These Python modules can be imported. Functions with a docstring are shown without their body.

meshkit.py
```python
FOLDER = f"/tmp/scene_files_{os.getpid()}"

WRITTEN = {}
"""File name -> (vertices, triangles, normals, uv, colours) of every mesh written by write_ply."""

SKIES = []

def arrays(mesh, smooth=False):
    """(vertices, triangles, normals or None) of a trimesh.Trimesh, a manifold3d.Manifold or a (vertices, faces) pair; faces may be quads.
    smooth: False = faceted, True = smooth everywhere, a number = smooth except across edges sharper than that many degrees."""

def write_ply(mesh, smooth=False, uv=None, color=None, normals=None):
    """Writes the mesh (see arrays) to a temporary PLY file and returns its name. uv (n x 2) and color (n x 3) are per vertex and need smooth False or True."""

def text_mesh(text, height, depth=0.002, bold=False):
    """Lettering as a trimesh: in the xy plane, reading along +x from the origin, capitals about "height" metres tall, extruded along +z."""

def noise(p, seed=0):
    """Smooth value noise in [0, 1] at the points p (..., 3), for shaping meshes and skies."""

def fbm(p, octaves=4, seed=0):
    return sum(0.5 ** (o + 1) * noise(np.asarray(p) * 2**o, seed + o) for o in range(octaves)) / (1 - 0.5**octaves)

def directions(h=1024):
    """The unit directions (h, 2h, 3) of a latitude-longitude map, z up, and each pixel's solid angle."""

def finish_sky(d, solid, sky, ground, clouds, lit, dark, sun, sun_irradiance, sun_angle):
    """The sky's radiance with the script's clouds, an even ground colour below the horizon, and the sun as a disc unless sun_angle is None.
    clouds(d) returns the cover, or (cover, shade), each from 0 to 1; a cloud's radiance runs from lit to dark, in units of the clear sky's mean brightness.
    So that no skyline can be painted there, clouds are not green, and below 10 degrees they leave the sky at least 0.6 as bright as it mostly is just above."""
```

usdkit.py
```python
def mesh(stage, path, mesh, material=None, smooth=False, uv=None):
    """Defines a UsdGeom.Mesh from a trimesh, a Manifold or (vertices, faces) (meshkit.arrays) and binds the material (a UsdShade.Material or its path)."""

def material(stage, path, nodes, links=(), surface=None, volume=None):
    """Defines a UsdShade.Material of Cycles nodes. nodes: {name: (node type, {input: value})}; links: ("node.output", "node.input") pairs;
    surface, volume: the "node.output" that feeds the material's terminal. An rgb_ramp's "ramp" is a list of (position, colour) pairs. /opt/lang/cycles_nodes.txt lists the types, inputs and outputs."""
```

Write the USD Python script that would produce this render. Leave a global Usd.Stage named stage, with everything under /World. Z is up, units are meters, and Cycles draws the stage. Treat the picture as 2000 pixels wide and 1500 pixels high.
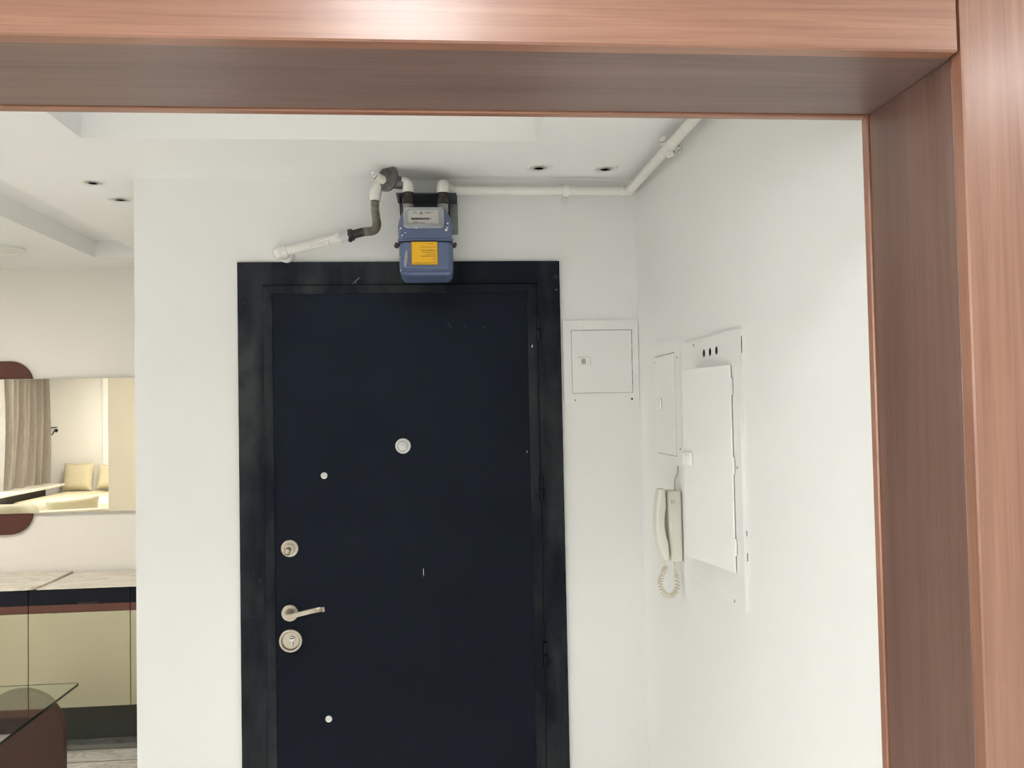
import math, random
import numpy as np, trimesh, usdkit, meshkit
from shapely.geometry import Polygon, Point, box as sbox
from pxr import Usd, UsdGeom, UsdLux, Gf, Sdf

random.seed(7)
rng = np.random.default_rng(7)
stage = Usd.Stage.CreateInMemory()
UsdGeom.SetStageUpAxis(stage, UsdGeom.Tokens.z)
UsdGeom.SetStageMetersPerUnit(stage, 1.0)
UsdGeom.Xform.Define(stage, '/World')
UsdGeom.Scope.Define(stage, '/World/Looks')

# ------------------------------------------------------------------ camera, daylight, exposure
EYE = (0.0, 0.0, 1.65)
YAW, PITCH, ROLL = math.radians(4.95), math.radians(1.708), math.radians(-1.123)
FOCAL = 1640 / 2000 * 36.0
EXPOSURE = 0.2


def look_matrix():
    cy, sy, cp, sp = math.cos(YAW), math.sin(YAW), math.cos(PITCH), math.sin(PITCH)
    f = np.array([sy * cp, cy * cp, sp]); rt = np.array([cy, -sy, 0.0]); up = np.cross(rt, f)
    r = rt * math.cos(ROLL) + up * math.sin(ROLL); u = -rt * math.sin(ROLL) + up * math.cos(ROLL)
    return Gf.Matrix4d(*r, 0, *u, 0, *(-f), 0, *EYE, 1)


cam = UsdGeom.Camera.Define(stage, '/World/camera')
cam.AddTransformOp().Set(look_matrix())
cam.CreateFocalLengthAttr(FOCAL); cam.CreateHorizontalApertureAttr(36.0); cam.CreateVerticalApertureAttr(27.0)
cam.CreateClippingRangeAttr(Gf.Vec2f(0.01, 100)); cam.CreateExposureAttr(EXPOSURE)


def rect_light(name, pos, normal, w, h, power, color):
    """An area light of w x h metres at pos that shines along normal; power is its radiance."""
    l = UsdLux.RectLight.Define(stage, '/World/' + name)
    z = -np.array(normal, float); z /= np.linalg.norm(z)
    x = np.cross([0, 0, 1.0] if abs(z[2]) < .9 else [0, 1.0, 0], z); x /= np.linalg.norm(x); y = np.cross(z, x)
    l.AddTransformOp().Set(Gf.Matrix4d(*x, 0, *y, 0, *z, 0, *pos, 1))
    l.CreateWidthAttr(w); l.CreateHeightAttr(h); l.CreateIntensityAttr(power); l.CreateColorAttr(Gf.Vec3f(*color))
    return l


SKY = (0.93, 0.97, 1.0)
HALL_COLOR, WARM_COLOR = (0.965, 0.985, 0.985), (1.0, 0.925, 0.81)
P_LEFT, P_REAR, P_DISC, P_NEAR, P_FAR, P_WARM, P_DINE = 1.6, .5, 46.0, 3500.0, 13500.0, 118.0, 96.0
CEIL2 = 2.52                                   # ceiling of the room the viewer stands in
dome = UsdLux.DomeLight.Define(stage, '/World/sky')
dome.CreateIntensityAttr(7.0); dome.CreateColorAttr(Gf.Vec3f(*SKY))
rect_light('daylight', (-6.98, -2.2, 1.5), (1, 0, 0), 5.0, 1.8, P_LEFT, SKY)         # overcast daylight outside the left window
rect_light('daylight_rear', (-.1, -3.05, 1.55), (0, 1, 0), 3.4, 1.9, P_REAR, SKY)     # the same outside the window behind the viewer


def spot(x, y, z, power, color, cone=24.0):
    """An unseen lamp added to light the floor for bounce."""
    l = UsdLux.SphereLight.Define(stage, '/World/' + f'spot_{len([p for p in stage.GetPrimAtPath("/World").GetChildren() if p.GetName().startswith("spot")]):02d}')
    l.AddTranslateOp().Set(Gf.Vec3d(x, y, z)); l.CreateRadiusAttr(.036); l.CreateIntensityAttr(power); l.CreateColorAttr(Gf.Vec3f(*color))
    sh = UsdLux.ShapingAPI.Apply(l.GetPrim()); sh.CreateShapingConeAngleAttr(cone); sh.CreateShapingConeSoftnessAttr(.3)


ADDED_SPOTS_NEAR = [(-.70, 1.75), (-.12, 1.75)]          # lamps added in the entrance tray for floor bounce, hidden by the lintel
Z_TRAY = 2.522
ADDED_SPOTS_FAR = [(-1.4, -1.4), (-.1, -1.5), (1.3, -1.6)]  # lamps added behind the viewer to brighten the floor
for x_, y_ in ADDED_SPOTS_NEAR:
    spot(x_, y_, Z_TRAY - .006, P_NEAR, HALL_COLOR)
for x_, y_ in ADDED_SPOTS_FAR:
    spot(x_, y_, CEIL2 - .006, P_FAR, HALL_COLOR)


# ------------------------------------------------------------------ materials
def M(name, nodes, links=(), surface='p.BSDF'):
    return usdkit.material(stage, '/World/Looks/' + name, nodes, links, surface=surface)


def plain(name, color, rough=0.5, metal=0.0, **kw):
    return M(name, {'p': ('principled_bsdf', {'base_color': color, 'roughness': rough, 'metallic': metal, **kw})})


def mottled(name, c1, c2, scale, rough=0.5, detail=4.0, bump=0.0, stretch=(1, 1, 1), lo=.3, hi=.7, bscale=None, metal=0.0, **kw):
    nodes = {'g': ('geometry', {}), 'm': ('mapping', {'scale': stretch}), 'n': ('noise_texture', {'scale': scale, 'detail': detail}),
             'r': ('rgb_ramp', {'ramp': [(lo, c1), (hi, c2)]}), 'p': ('principled_bsdf', {'roughness': rough, 'metallic': metal, **kw})}
    links = [('g.position', 'm.vector'), ('m.vector', 'n.vector'), ('n.fac', 'r.fac'), ('r.color', 'p.base_color')]
    if bump:
        nodes['nb'] = ('noise_texture', {'scale': bscale or scale * 3, 'detail': 3.0}); nodes['b'] = ('bump', {'strength': bump, 'distance': .002})
        links += [('g.position', 'nb.vector'), ('nb.fac', 'b.height'), ('b.normal', 'p.normal')]
    return M(name, nodes, links)


def wood(name, stretch, c_dark, c_mid, c_light, rough, coat=.5):
    """Stained veneer: long grain streaks along the axis whose stretch is small, broad flames and fine pores."""
    nodes = {'g': ('geometry', {}), 'm': ('mapping', {'scale': stretch}), 'n': ('noise_texture', {'scale': 1.0, 'detail': 6.0, 'roughness': .6, 'distortion': .6}),
             'm2': ('mapping', {'scale': tuple(s * (11 if s > 5 else 3.0) for s in stretch)}), 'n2': ('noise_texture', {'scale': 1.0, 'detail': 3.0}),
             'r': ('rgb_ramp', {'ramp': [(.22, c_dark), (.5, c_mid), (.8, c_light)]}), 'r2': ('rgb_ramp', {'ramp': [(.33, (.72, .68, .66)), (.52, (1, 1, 1))]}),
             'x': ('mix', {'mix_type': 'multiply', 'fac': .5}), 'b': ('bump', {'strength': .10, 'distance': .001}),
             'p': ('principled_bsdf', {'roughness': rough, 'coat_weight': coat, 'coat_roughness': .25})}
    links = [('g.position', 'm.vector'), ('m.vector', 'n.vector'), ('g.position', 'm2.vector'), ('m2.vector', 'n2.vector'), ('n.fac', 'r.fac'), ('n2.fac', 'r2.fac'),
             ('r.color', 'x.color1'), ('r2.color', 'x.color2'), ('x.color', 'p.base_color'), ('n2.fac', 'b.height'), ('b.normal', 'p.normal')]
    return M(name, nodes, links)


WALL = mottled('wall_paint', (.795, .80, .785), (.815, .82, .805), 1.3, .55, bump=.12, bscale=55)
WALL_WARM = mottled('warm_wall_paint', (.82, .79, .74), (.84, .81, .76), 1.3, .6, bump=.05, bscale=50)
CEIL = plain('ceiling_paint', (.90, .90, .89), .7)
PANELW = mottled('panel_paint', (.80, .805, .79), (.82, .825, .81), 6, .42, bump=.1, bscale=40)
BEIGE_WALL = plain('beige_wall_paint', (.86, .80, .66), .55)
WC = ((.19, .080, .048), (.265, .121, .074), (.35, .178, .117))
WS_SHADED = ((.125, .078, .066), (.165, .105, .090), (.21, .14, .12))  # casing veneer with the soffit shade and grey sheen mixed into the colour
WJ_SHADED = ((.105, .056, .042), (.14, .075, .057), (.18, .10, .078))  # casing veneer darkened to carry the shade on the side linings
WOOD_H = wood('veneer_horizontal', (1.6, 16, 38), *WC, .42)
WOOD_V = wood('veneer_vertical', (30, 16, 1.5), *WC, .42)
WOOD_S_SHADED = wood('veneer_underside_shaded', (1.4, 24, 16), *WS_SHADED, .45, .2)
WOOD_J_SHADED = wood('veneer_jamb_shaded', (16, 24, 1.3), *WJ_SHADED, .45, .2)
BROWN = mottled('brown_lacquer', (.082, .026, .018), (.095, .031, .021), 3, .5, specular_ior_level=.25)
LEG_BROWN = mottled('leg_veneer', (.052, .022, .016), (.07, .03, .021), 3, .4)
BROWN_STRIP = plain('brown_rail', (.10, .032, .022), .4)
NAVY = plain('navy_front', (.008, .009, .015), .5, specular_ior_level=.15)
CREAM = plain('cream_lacquer', (.47, .44, .305), .35)
DARK = plain('dark_plinth', (.085, .088, .075), .6)
DOOR = mottled('door_black', (.0062, .0082, .0128), (.0082, .0108, .0165), 2.2, .5, detail=5, specular_ior_level=.04)
FRAME = M('door_frame_black', {'g': ('geometry', {}), 'm': ('mapping', {'scale': (5, 5, 1.6)}), 'n': ('noise_texture', {'scale': 1.0, 'detail': 5.0, 'roughness': .65}),
    'n2': ('noise_texture', {'scale': 26, 'detail': 4.0}), 'r': ('rgb_ramp', {'ramp': [(.42, (.0065, .008, .0125)), (.68, (.036, .041, .042))]}),
    'r2': ('rgb_ramp', {'ramp': [(.70, (0, 0, 0)), (.80, (.025, .026, .027))]}), 'a': ('mix', {'mix_type': 'add', 'fac': 1.0}), 'p': ('principled_bsdf', {'roughness': .5, 'specular_ior_level': .05}),
    # a dusty stain on the upper half of the left jamb
    's': ('separate_xyz', {}), 'zx': ('map_range', {'from_min': -.585, 'from_max': -.61, 'clamp': True}), 'zz': ('map_range', {'from_min': 1.22, 'from_max': 1.55, 'clamp': True}),
    'zt': ('map_range', {'from_min': 2.08, 'from_max': 1.85, 'clamp': True}), 'm1': ('math', {'math_type': 'multiply'}), 'm2': ('math', {'math_type': 'multiply'}), 'm3': ('math', {'math_type': 'multiply'}),
    'dn': ('noise_texture', {'scale': 9, 'detail': 5.0}), 'dr': ('map_range', {'from_min': .38, 'from_max': .6, 'clamp': True}), 'd': ('mix', {'mix_type': 'mix', 'color2': (.040, .046, .046)})},
    [('g.position', 'm.vector'), ('m.vector', 'n.vector'), ('g.position', 'n2.vector'), ('n.fac', 'r.fac'), ('n2.fac', 'r2.fac'), ('r.color', 'a.color1'), ('r2.color', 'a.color2'), ('a.color', 'd.color1'), ('g.position', 's.vector'), ('s.x', 'zx.value'), ('s.z', 'zz.value'), ('s.z', 'zt.value'),
     ('zx.result', 'm1.value1'), ('zz.result', 'm1.value2'), ('m1.value', 'm2.value1'), ('zt.result', 'm2.value2'), ('g.position', 'dn.vector'), ('dn.fac', 'dr.value'), ('m2.value', 'm3.value1'), ('dr.result', 'm3.value2'),
     ('m3.value', 'd.fac'), ('d.color', 'p.base_color')])
NICKEL = plain('satin_nickel', (.43, .385, .325), .34, .9)
STEEL = plain('bright_steel', (.56, .56, .54), .3, .75)
CHROME = plain('chrome', (.8, .8, .8), .12, 1.0)
BLACKM = plain('matt_black', (.012, .012, .013), .6)
METER = mottled('meter_blue_paint', (.085, .118, .225), (.105, .142, .25), 16, .36, bump=.15, bscale=60)
GALV = mottled('galvanised_steel', (.16, .18, .18), (.26, .28, .27), 30, .5, metal=.5)
GALV_SHADED = mottled('galvanised_shaded', (.055, .065, .08), (.09, .10, .115), 25, .55, metal=.4)  # the galvanised steel again, darkened for the shade behind the meter
UNION = plain('brown_union_nut', (.04, .034, .031), .45, .4)
ZINC = mottled('cast_zinc', (.085, .083, .083), (.16, .155, .155), 40, .42, metal=.5)
PIPE = mottled('pipe_paint', (.74, .73, .68), (.79, .78, .74), 20, .38)
HOSE = plain('stainless_hose', (.30, .285, .24), .4, .35)
CLEARP = M('clear_cover', {'t': ('transparent_bsdf', {'color': (.99, .99, .99)}), 'g': ('glossy_bsdf', {'color': (1, 1, 1), 'roughness': .06}), 'f': ('fresnel', {'IOR': 1.5}), 'x': ('mix_closure', {})},
           [('f.fac', 'x.fac'), ('t.BSDF', 'x.closure1'), ('g.BSDF', 'x.closure2')], 'x.closure')
BEZEL = plain('grey_bezel', (.52, .55, .58), .3)
PLATE = plain('register_plate', (.93, .925, .88), .4)
RED = plain('register_red', (.22, .05, .07), .4)
INK = plain('ink', (.03, .027, .02), .6)
YELLOW = plain('yellow_label', (.80, .44, .012), .45)
LABEL_EDGE = plain('label_edge', (.20, .09, .02), .5)
PAINTDOT = plain('paint_splash', (.85, .86, .86), .4)
RUSTY = mottled('worn_patch', (.30, .25, .23), (.42, .40, .40), 90, .6)
IVORY = plain('ivory_plastic', (.72, .70, .62), .35)
CORD = plain('cream_cord', (.66, .60, .46), .45)
LENS = mottled('downlight_lens', (.50, .49, .46), (.72, .71, .67), 60, .3)
WHITEP = plain('white_plastic', (.80, .80, .77), .4)
GREYP = plain('grey_plastic', (.36, .37, .36), .45)
MIRROR = plain('mirror_silver', (.94, .93, .88), .0, 1.0)
GLASS = plain('table_glass', (.86, .94, .90), .0, transmission_weight=1.0, ior=1.52)
GLASS_EDGE = plain('glass_edge', (.012, .02, .016), .15)
PANE = M('window_pane', {'t': ('transparent_bsdf', {'color': (.97, .98, .98)}), 'g': ('glossy_bsdf', {'color': (1, 1, 1), 'roughness': 0.0}), 'f': ('fresnel', {'IOR': 1.45}), 'x': ('mix_closure', {})},
         [('f.fac', 'x.fac'), ('t.BSDF', 'x.closure1'), ('g.BSDF', 'x.closure2')], 'x.closure')
SHEER = M('sheer_cloth', {'t': ('transparent_bsdf', {'color': (1, 1, 1)}), 'l': ('translucent_bsdf', {'color': (.9, .9, .88)}), 'd': ('diffuse_bsdf', {'color': (.88, .88, .86)}),
          'y': ('mix_closure', {'fac': .5}), 'x': ('mix_closure', {'fac': .45})}, [('l.BSDF', 'y.closure1'), ('d.BSDF', 'y.closure2'), ('t.BSDF', 'x.closure1'), ('y.closure', 'x.closure2')], 'x.closure')
CURTAIN = mottled('taupe_cloth', (.235, .20, .165), (.275, .24, .20), 40, .85, stretch=(1, 1, .2))
SOFA = mottled('cream_upholstery', (.66, .60, .43), (.70, .64, .47), 30, .8, bump=.2, bscale=300)
CUSHION = mottled('beige_cushion', (.56, .49, .33), (.60, .53, .37), 25, .85, bump=.2, bscale=250)
MARBLE_NODES = lambda base, vein, sc, rough: (
    {'g': ('geometry', {}), 'm': ('mapping', {'scale': (1.0, 2.2, 1.6), 'rotation': (0, 0, .5)}), 'n': ('noise_texture', {'scale': sc, 'detail': 8.0, 'roughness': .6, 'distortion': 1.6}),
     'r': ('rgb_ramp', {'ramp': [(.36, base), (.47, tuple(.6 * b + .4 * v for b, v in zip(base, vein))), (.50, vein), (.53, tuple(.75 * b + .25 * v for b, v in zip(base, vein))), (.66, base)]}),
     'p': ('principled_bsdf', {'roughness': rough})}, [('g.position', 'm.vector'), ('m.vector', 'n.vector'), ('n.fac', 'r.fac'), ('r.color', 'p.base_color')])
MARBLE = M('marble_top', *MARBLE_NODES((.80, .75, .66), (.60, .55, .47), 2.6, .25))
FLOOR = M('marble_floor', *MARBLE_NODES((.80, .785, .75), (.48, .47, .44), 1.7, .13))
RUG = M('rug_pile', *MARBLE_NODES((.84, .80, .72), (.50, .47, .41), 5.0, .9))
RUG_LIGHT = mottled('rug_border_light', (.78, .74, .66), (.84, .80, .72), 30, .9)
RUG_DARK = mottled('rug_border_dark', (.27, .25, .21), (.34, .31, .26), 30, .9)


def glow(name, color, strength):
    return M(name, {'e': ('emission', {'color': color, 'strength': strength})}, surface='e.emission')


GLOW_DISC = glow('lamp_glow_neutral', HALL_COLOR, P_DISC)
GLOW_WARM = glow('lamp_glow_warm', WARM_COLOR, P_WARM)
GLOW_DINE = glow('lamp_glow_dining', WARM_COLOR, P_DINE)

# ------------------------------------------------------------------ scene-tree helpers
used = {}


def numbered(parent, name):
    k = used.get((parent, name), 0); used[(parent, name)] = k + 1
    return name if k == 0 else f'{name}_{k:03d}'


def tag(prim, label=None, cat=None, group=None, kind=None):
    for k, v in (('label', label), ('category', cat), ('group', group), ('kind', kind)):
        if v:
            prim.SetCustomDataByKey(k, v)
    return prim


class Node:
    def __init__(self, path, loc):
        self.path, self.loc = path, np.array(loc, float)
        self.prim = stage.GetPrimAtPath(path)


def thing(name, label, cat, loc=(0, 0, 0), group=None, kind=None):
    path = '/World/' + numbered('/World', name)
    x = UsdGeom.Xform.Define(stage, path); x.AddTranslateOp().Set(Gf.Vec3d(*map(float, loc)))
    n = Node(path, loc); tag(n.prim, label, cat, group, kind)
    return n


def obj(name, mesh, mat, parent=None, smooth=30, label=None, cat=None, group=None, kind=None):
    """One Mesh prim; mesh in world coordinates, stored relative to its thing."""
    base = parent.path if parent else '/World'
    path = base + '/' + numbered(base, name)
    loc = parent.loc if parent else np.zeros(3)
    if isinstance(mesh, (list, tuple)) and isinstance(mesh[0], trimesh.Trimesh):
        mesh = trimesh.util.concatenate(list(mesh))
    mesh = mesh.copy(); mesh.apply_translation(-loc)
    p = usdkit.mesh(stage, path, mesh, mat, smooth=smooth)
    tag(p.GetPrim(), label, cat, group, kind)
    return Node(path, loc)


# ------------------------------------------------------------------ shape helpers
def bx(x0, x1, y0, y1, z0, z1):
    m = trimesh.creation.box([x1 - x0, y1 - y0, z1 - z0]); m.apply_translation([(x0 + x1) / 2, (y0 + y1) / 2, (z0 + z1) / 2])
    return m


def rb(x0, x1, y0, y1, z0, z1, r=.003, n=1):
    """Box with rounded edges."""
    r = min(r, (x1 - x0) / 2.01, (y1 - y0) / 2.01, (z1 - z0) / 2.01)
    s = trimesh.creation.icosphere(n, r).vertices
    if n == 1 and r < .012:   # chamfer is enough
        s = np.array([[r, 0, 0], [-r, 0, 0], [0, r, 0], [0, -r, 0], [0, 0, r], [0, 0, -r]]) * 1.0
    pts = [s + [cx, cy, cz] for cx in (x0 + r, x1 - r) for cy in (y0 + r, y1 - r) for cz in (z0 + r, z1 - r)]
    return trimesh.convex.convex_hull(np.vstack(pts))


def frame_of(axis):
    a = np.array(axis, float); a /= np.linalg.norm(a)
    u = np.cross(a, [0, 0, 1.0] if abs(a[2]) < .9 else [1.0, 0, 0]); u /= np.linalg.norm(u)
    return a, u, np.cross(a, u)


def lathe(profile, origin, axis, n=32):
    """profile: (distance along axis, radius) pairs."""
    a, u, v = frame_of(axis); t = np.arange(n) * 2 * np.pi / n
    ring = np.cos(t)[:, None] * u + np.sin(t)[:, None] * v
    P = [np.array(origin) + a * h + ring * max(r, 1e-5) for h, r in profile]
    V = np.vstack(P); k = len(profile); F = []
    for i in range(k - 1):
        for j in range(n):
            q = (i * n + j, i * n + (j + 1) % n, (i + 1) * n + (j + 1) % n, (i + 1) * n + j)
            F += [(q[0], q[1], q[2]), (q[0], q[2], q[3])]
    V = np.vstack([V, np.array(origin) + a * profile[0][0], np.array(origin) + a * profile[-1][0]]); c0, c1 = k * n, k * n + 1
    for j in range(n):
        F += [(c0, (j + 1) % n, j), (c1, (k - 1) * n + j, (k - 1) * n + (j + 1) % n)]
    m = trimesh.Trimesh(V, F, process=False); m.fix_normals()
    return m


def cyl(p0, p1, r, n=24, bevel=.0008):
    p0, p1 = np.array(p0, float), np.array(p1, float); L = np.linalg.norm(p1 - p0)
    b = min(bevel, r * .4, L * .4)
    return lathe([(0, r - b), (b, r), (L - b, r), (L, r - b)], p0, p1 - p0, n)


def spline(pts, n):
    pts = np.array(pts, float); P = np.vstack([2 * pts[0] - pts[1], pts, 2 * pts[-1] - pts[-2]]); out = []
    k = len(pts) - 1
    for s in np.linspace(0, k, n):
        i = min(int(s), k - 1); t = s - i; a, b, c, d = P[i:i + 4]
        out.append(.5 * ((2 * b) + (-a + c) * t + (2 * a - 5 * b + 4 * c - d) * t * t + (-a + 3 * b - 3 * c + d) * t ** 3))
    return np.array(out)


def sweep(path, radius, sides=16):
    """Tube along a polyline; radius a number or one per point."""
    p = np.array(path, float); n = len(p); rad = np.broadcast_to(radius, (n,))
    t = np.gradient(p, axis=0); t /= np.linalg.norm(t, axis=1, keepdims=True)
    _, u, _ = frame_of(t[0]); V = []
    for i in range(n):
        u = u - t[i] * (u @ t[i]); u /= np.linalg.norm(u); w = np.cross(t[i], u)
        a = np.arange(sides) * 2 * np.pi / sides
        V.append(p[i] + rad[i] * (np.cos(a)[:, None] * u + np.sin(a)[:, None] * w))
    F = []
    for i in range(n - 1):
        for j in range(sides):
            q = (i * sides + j, i * sides + (j + 1) % sides, (i + 1) * sides + (j + 1) % sides, (i + 1) * sides + j)
            F += [(q[0], q[1], q[2]), (q[0], q[2], q[3])]
    V = np.vstack(V + [p[:1], p[-1:]]); a, b = n * sides, n * sides + 1
    for j in range(sides):
        F += [(a, (j + 1) % sides, j), (b, (n - 1) * sides + j, (n - 1) * sides + (j + 1) % sides)]
    m = trimesh.Trimesh(V, F, process=False); m.fix_normals()
    return m


def plate(poly, axis, a0, a1):
    """Extrudes a 2D polygon. axis 'y': polygon in (x, z); 'x': polygon in (y, z); 'z': polygon in (x, y)."""
    m = trimesh.creation.extrude_polygon(poly, a1 - a0, engine='earcut'); v = m.vertices.copy()
    if axis == 'y':
        w = np.column_stack([v[:, 0], a0 + v[:, 2], v[:, 1]])
    elif axis == 'x':
        w = np.column_stack([a0 + v[:, 2], v[:, 0], v[:, 1]])
    else:
        w = np.column_stack([v[:, 0], v[:, 1], a0 + v[:, 2]])
    m = trimesh.Trimesh(w, m.faces, process=False); m.fix_normals()
    return m


def rrect(x0, y0, x1, y1, r):
    return sbox(x0 + r, y0 + r, x1 - r, y1 - r).buffer(r, quad_segs=8)


def pressed(poly, y0, y1, inset, depth):
    """Convex polygon in (x, z) from y1 (back) to y0 (front) with a rounded front edge."""
    pts = []
    for f, d in ((0, 0), (.12, .45), (.4, .8), (1, 1)):
        q = np.array(poly.buffer(-inset * (1 - math.sqrt(max(0, 1 - (1 - f) ** 2)))).exterior.coords)
        pts.append(np.column_stack([q[:, 0], np.full(len(q), y0 + depth * f), q[:, 1]]))
    q = np.array(poly.exterior.coords); pts.append(np.column_stack([q[:, 0], np.full(len(q), y1), q[:, 1]]))
    return trimesh.convex.convex_hull(np.vstack(pts))


def pillow(w, h, t, n=20):
    u, v = np.meshgrid(np.linspace(-1, 1, n), np.linspace(-1, 1, n), indexing='ij')
    k = 1 - .07 * (1 - np.abs(v) ** 1.5) * np.abs(u) ** 3; k2 = 1 - .07 * (1 - np.abs(u) ** 1.5) * np.abs(v) ** 3
    th = np.clip((1 - u ** 4) * (1 - v ** 4), 0, 1) ** .6 * t / 2
    x, z = u * w / 2 * k, v * h / 2 * k2
    A = np.stack([x, -th - .002, z], -1).reshape(-1, 3); B = np.stack([x, th + .002, z], -1).reshape(-1, 3)
    i, j = np.meshgrid(np.arange(n - 1), np.arange(n - 1), indexing='ij'); a = (i * n + j).ravel()
    f = np.vstack([np.column_stack([a, a + n, a + n + 1]), np.column_stack([a, a + n + 1, a + 1])]); N = n * n
    ring = [i * n for i in range(n)] + [(n - 1) * n + j for j in range(1, n)] + [i * n + n - 1 for i in range(n - 2, -1, -1)] + [j for j in range(n - 2, 0, -1)]
    s = []
    for a_, b_ in zip(ring, ring[1:] + ring[:1]):
        s += [(a_, b_, b_ + N), (a_, b_ + N, a_ + N)]
    m = trimesh.Trimesh(np.vstack([A, B]), np.vstack([f, f[:, ::-1] + N, np.array(s)]), process=False); m.fix_normals()
    return m


def turned(m, axis, deg, about):
    m = m.copy(); m.apply_transform(trimesh.transformations.rotation_matrix(math.radians(deg), axis, about)); return m


# ================================================================== THE SETTING
ZC = 2.436                                    # entrance ceiling
obj('floor', bx(-6.85, 2.4, -5.6, 4.9, -.12, 0), FLOOR, label='polished pale marble floor with grey veins', kind='structure')
# ceiling: dropped slab with a shallow tray over the entrance and a long slot over the living side
hall = sbox(-6.85, 1.18, .80, 4.85)
tray = sbox(-.993, 1.45, .294, 2.434); slot = sbox(-1.68, 1.30, -1.42, 4.28)
low = plate(hall.difference(tray).difference(slot), 'z', ZC, ZC + .086)
obj('ceiling', [low, bx(-6.85, .80, 1.18, 4.85, ZC + .086, ZC + .16), bx(-6.85, 2.4, -5.6, 1.18, CEIL2, CEIL2 + .1)], CEIL, smooth=False,
    label='white stepped ceiling with a sunken tray over the entrance and a long slot beside it', kind='structure')
obj('wall_back', bx(-.995, .80, 2.85, 4.75, 0, ZC + .01), WALL, smooth=False, label='white painted wall around the black entrance door', kind='structure')
obj('wall_right', bx(.688, .84, 1.19, 2.86, 0, ZC + .01), WALL, smooth=False, label='white painted right side wall carrying two panel covers', kind='structure')
obj('wall_far', bx(-6.85, -.99, 4.62, 4.78, 0, ZC + .01), WALL_WARM, smooth=False, label='warm white far wall behind the mirror and sideboard', kind='structure')
obj('wall_rear', bx(-6.85, 2.4, -5.62, -5.45, 0, CEIL2 + .02), WALL_WARM, smooth=False, label='warm white wall behind the sofa, seen in the mirror', kind='structure')
obj('wall_side', bx(2.2, 2.4, -5.5, 1.2, 0, CEIL2 + .02), WALL, smooth=False, label='white side wall of the room behind the viewer', kind='structure')
win = sbox(-4.75, .56, .35, 2.40)
obj('wall_left', plate(sbox(-5.6, 0, 4.8, CEIL2 + .02).difference(win), 'x', -6.86, -6.70), WALL_WARM, smooth=False, label='left wall with the large window', kind='structure')
obj('wall_front', [bx(.66, 2.3, .985, 1.185, 0, CEIL2 + .02), bx(-1.93, .66, .985, 1.185, 2.095, CEIL2 + .02)], WALL, smooth=False, label='white wall and lintel holding the wood-lined opening', kind='structure')
obj('wall_partition', bx(-3.03, -1.93, .985, 1.185, 0, CEIL2 + .02), BEIGE_WALL, smooth=False, label='beige partition wall, seen at the right end of the mirror', kind='structure')
# window behind the viewer: it lights the entrance and is mirrored dimly in the black door
obj('wall_window', [plate(sbox(-2.15, 0, 2.3, CEIL2 + .02).difference(sbox(-1.80, .60, 1.60, 2.40)), 'y', -2.96, -2.80), bx(-2.15, -2.0, -5.5, -2.8, 0, CEIL2 + .02)], WALL, smooth=False, label='white wall behind the viewer with a wide window', kind='structure')
w = thing('window_2', 'wide white framed window in the wall behind the viewer', None, (-.1, -2.88, .60), kind='structure')
obj('window_frame', [bx(-1.80, 1.60, -2.91, -2.85, .60, .66), bx(-1.80, 1.60, -2.91, -2.85, 2.34, 2.40)] + [bx(x - .03, x + .03, -2.91, -2.85, .66, 2.34) for x in (-1.77, -.67, .47, 1.57)], WHITEP, w)
for x0, x1 in ((-1.74, -.70), (-.64, .44), (.50, 1.54)):
    obj('pane', bx(x0, x1, -2.884, -2.878, .66, 2.34), PANE, w)
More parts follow.
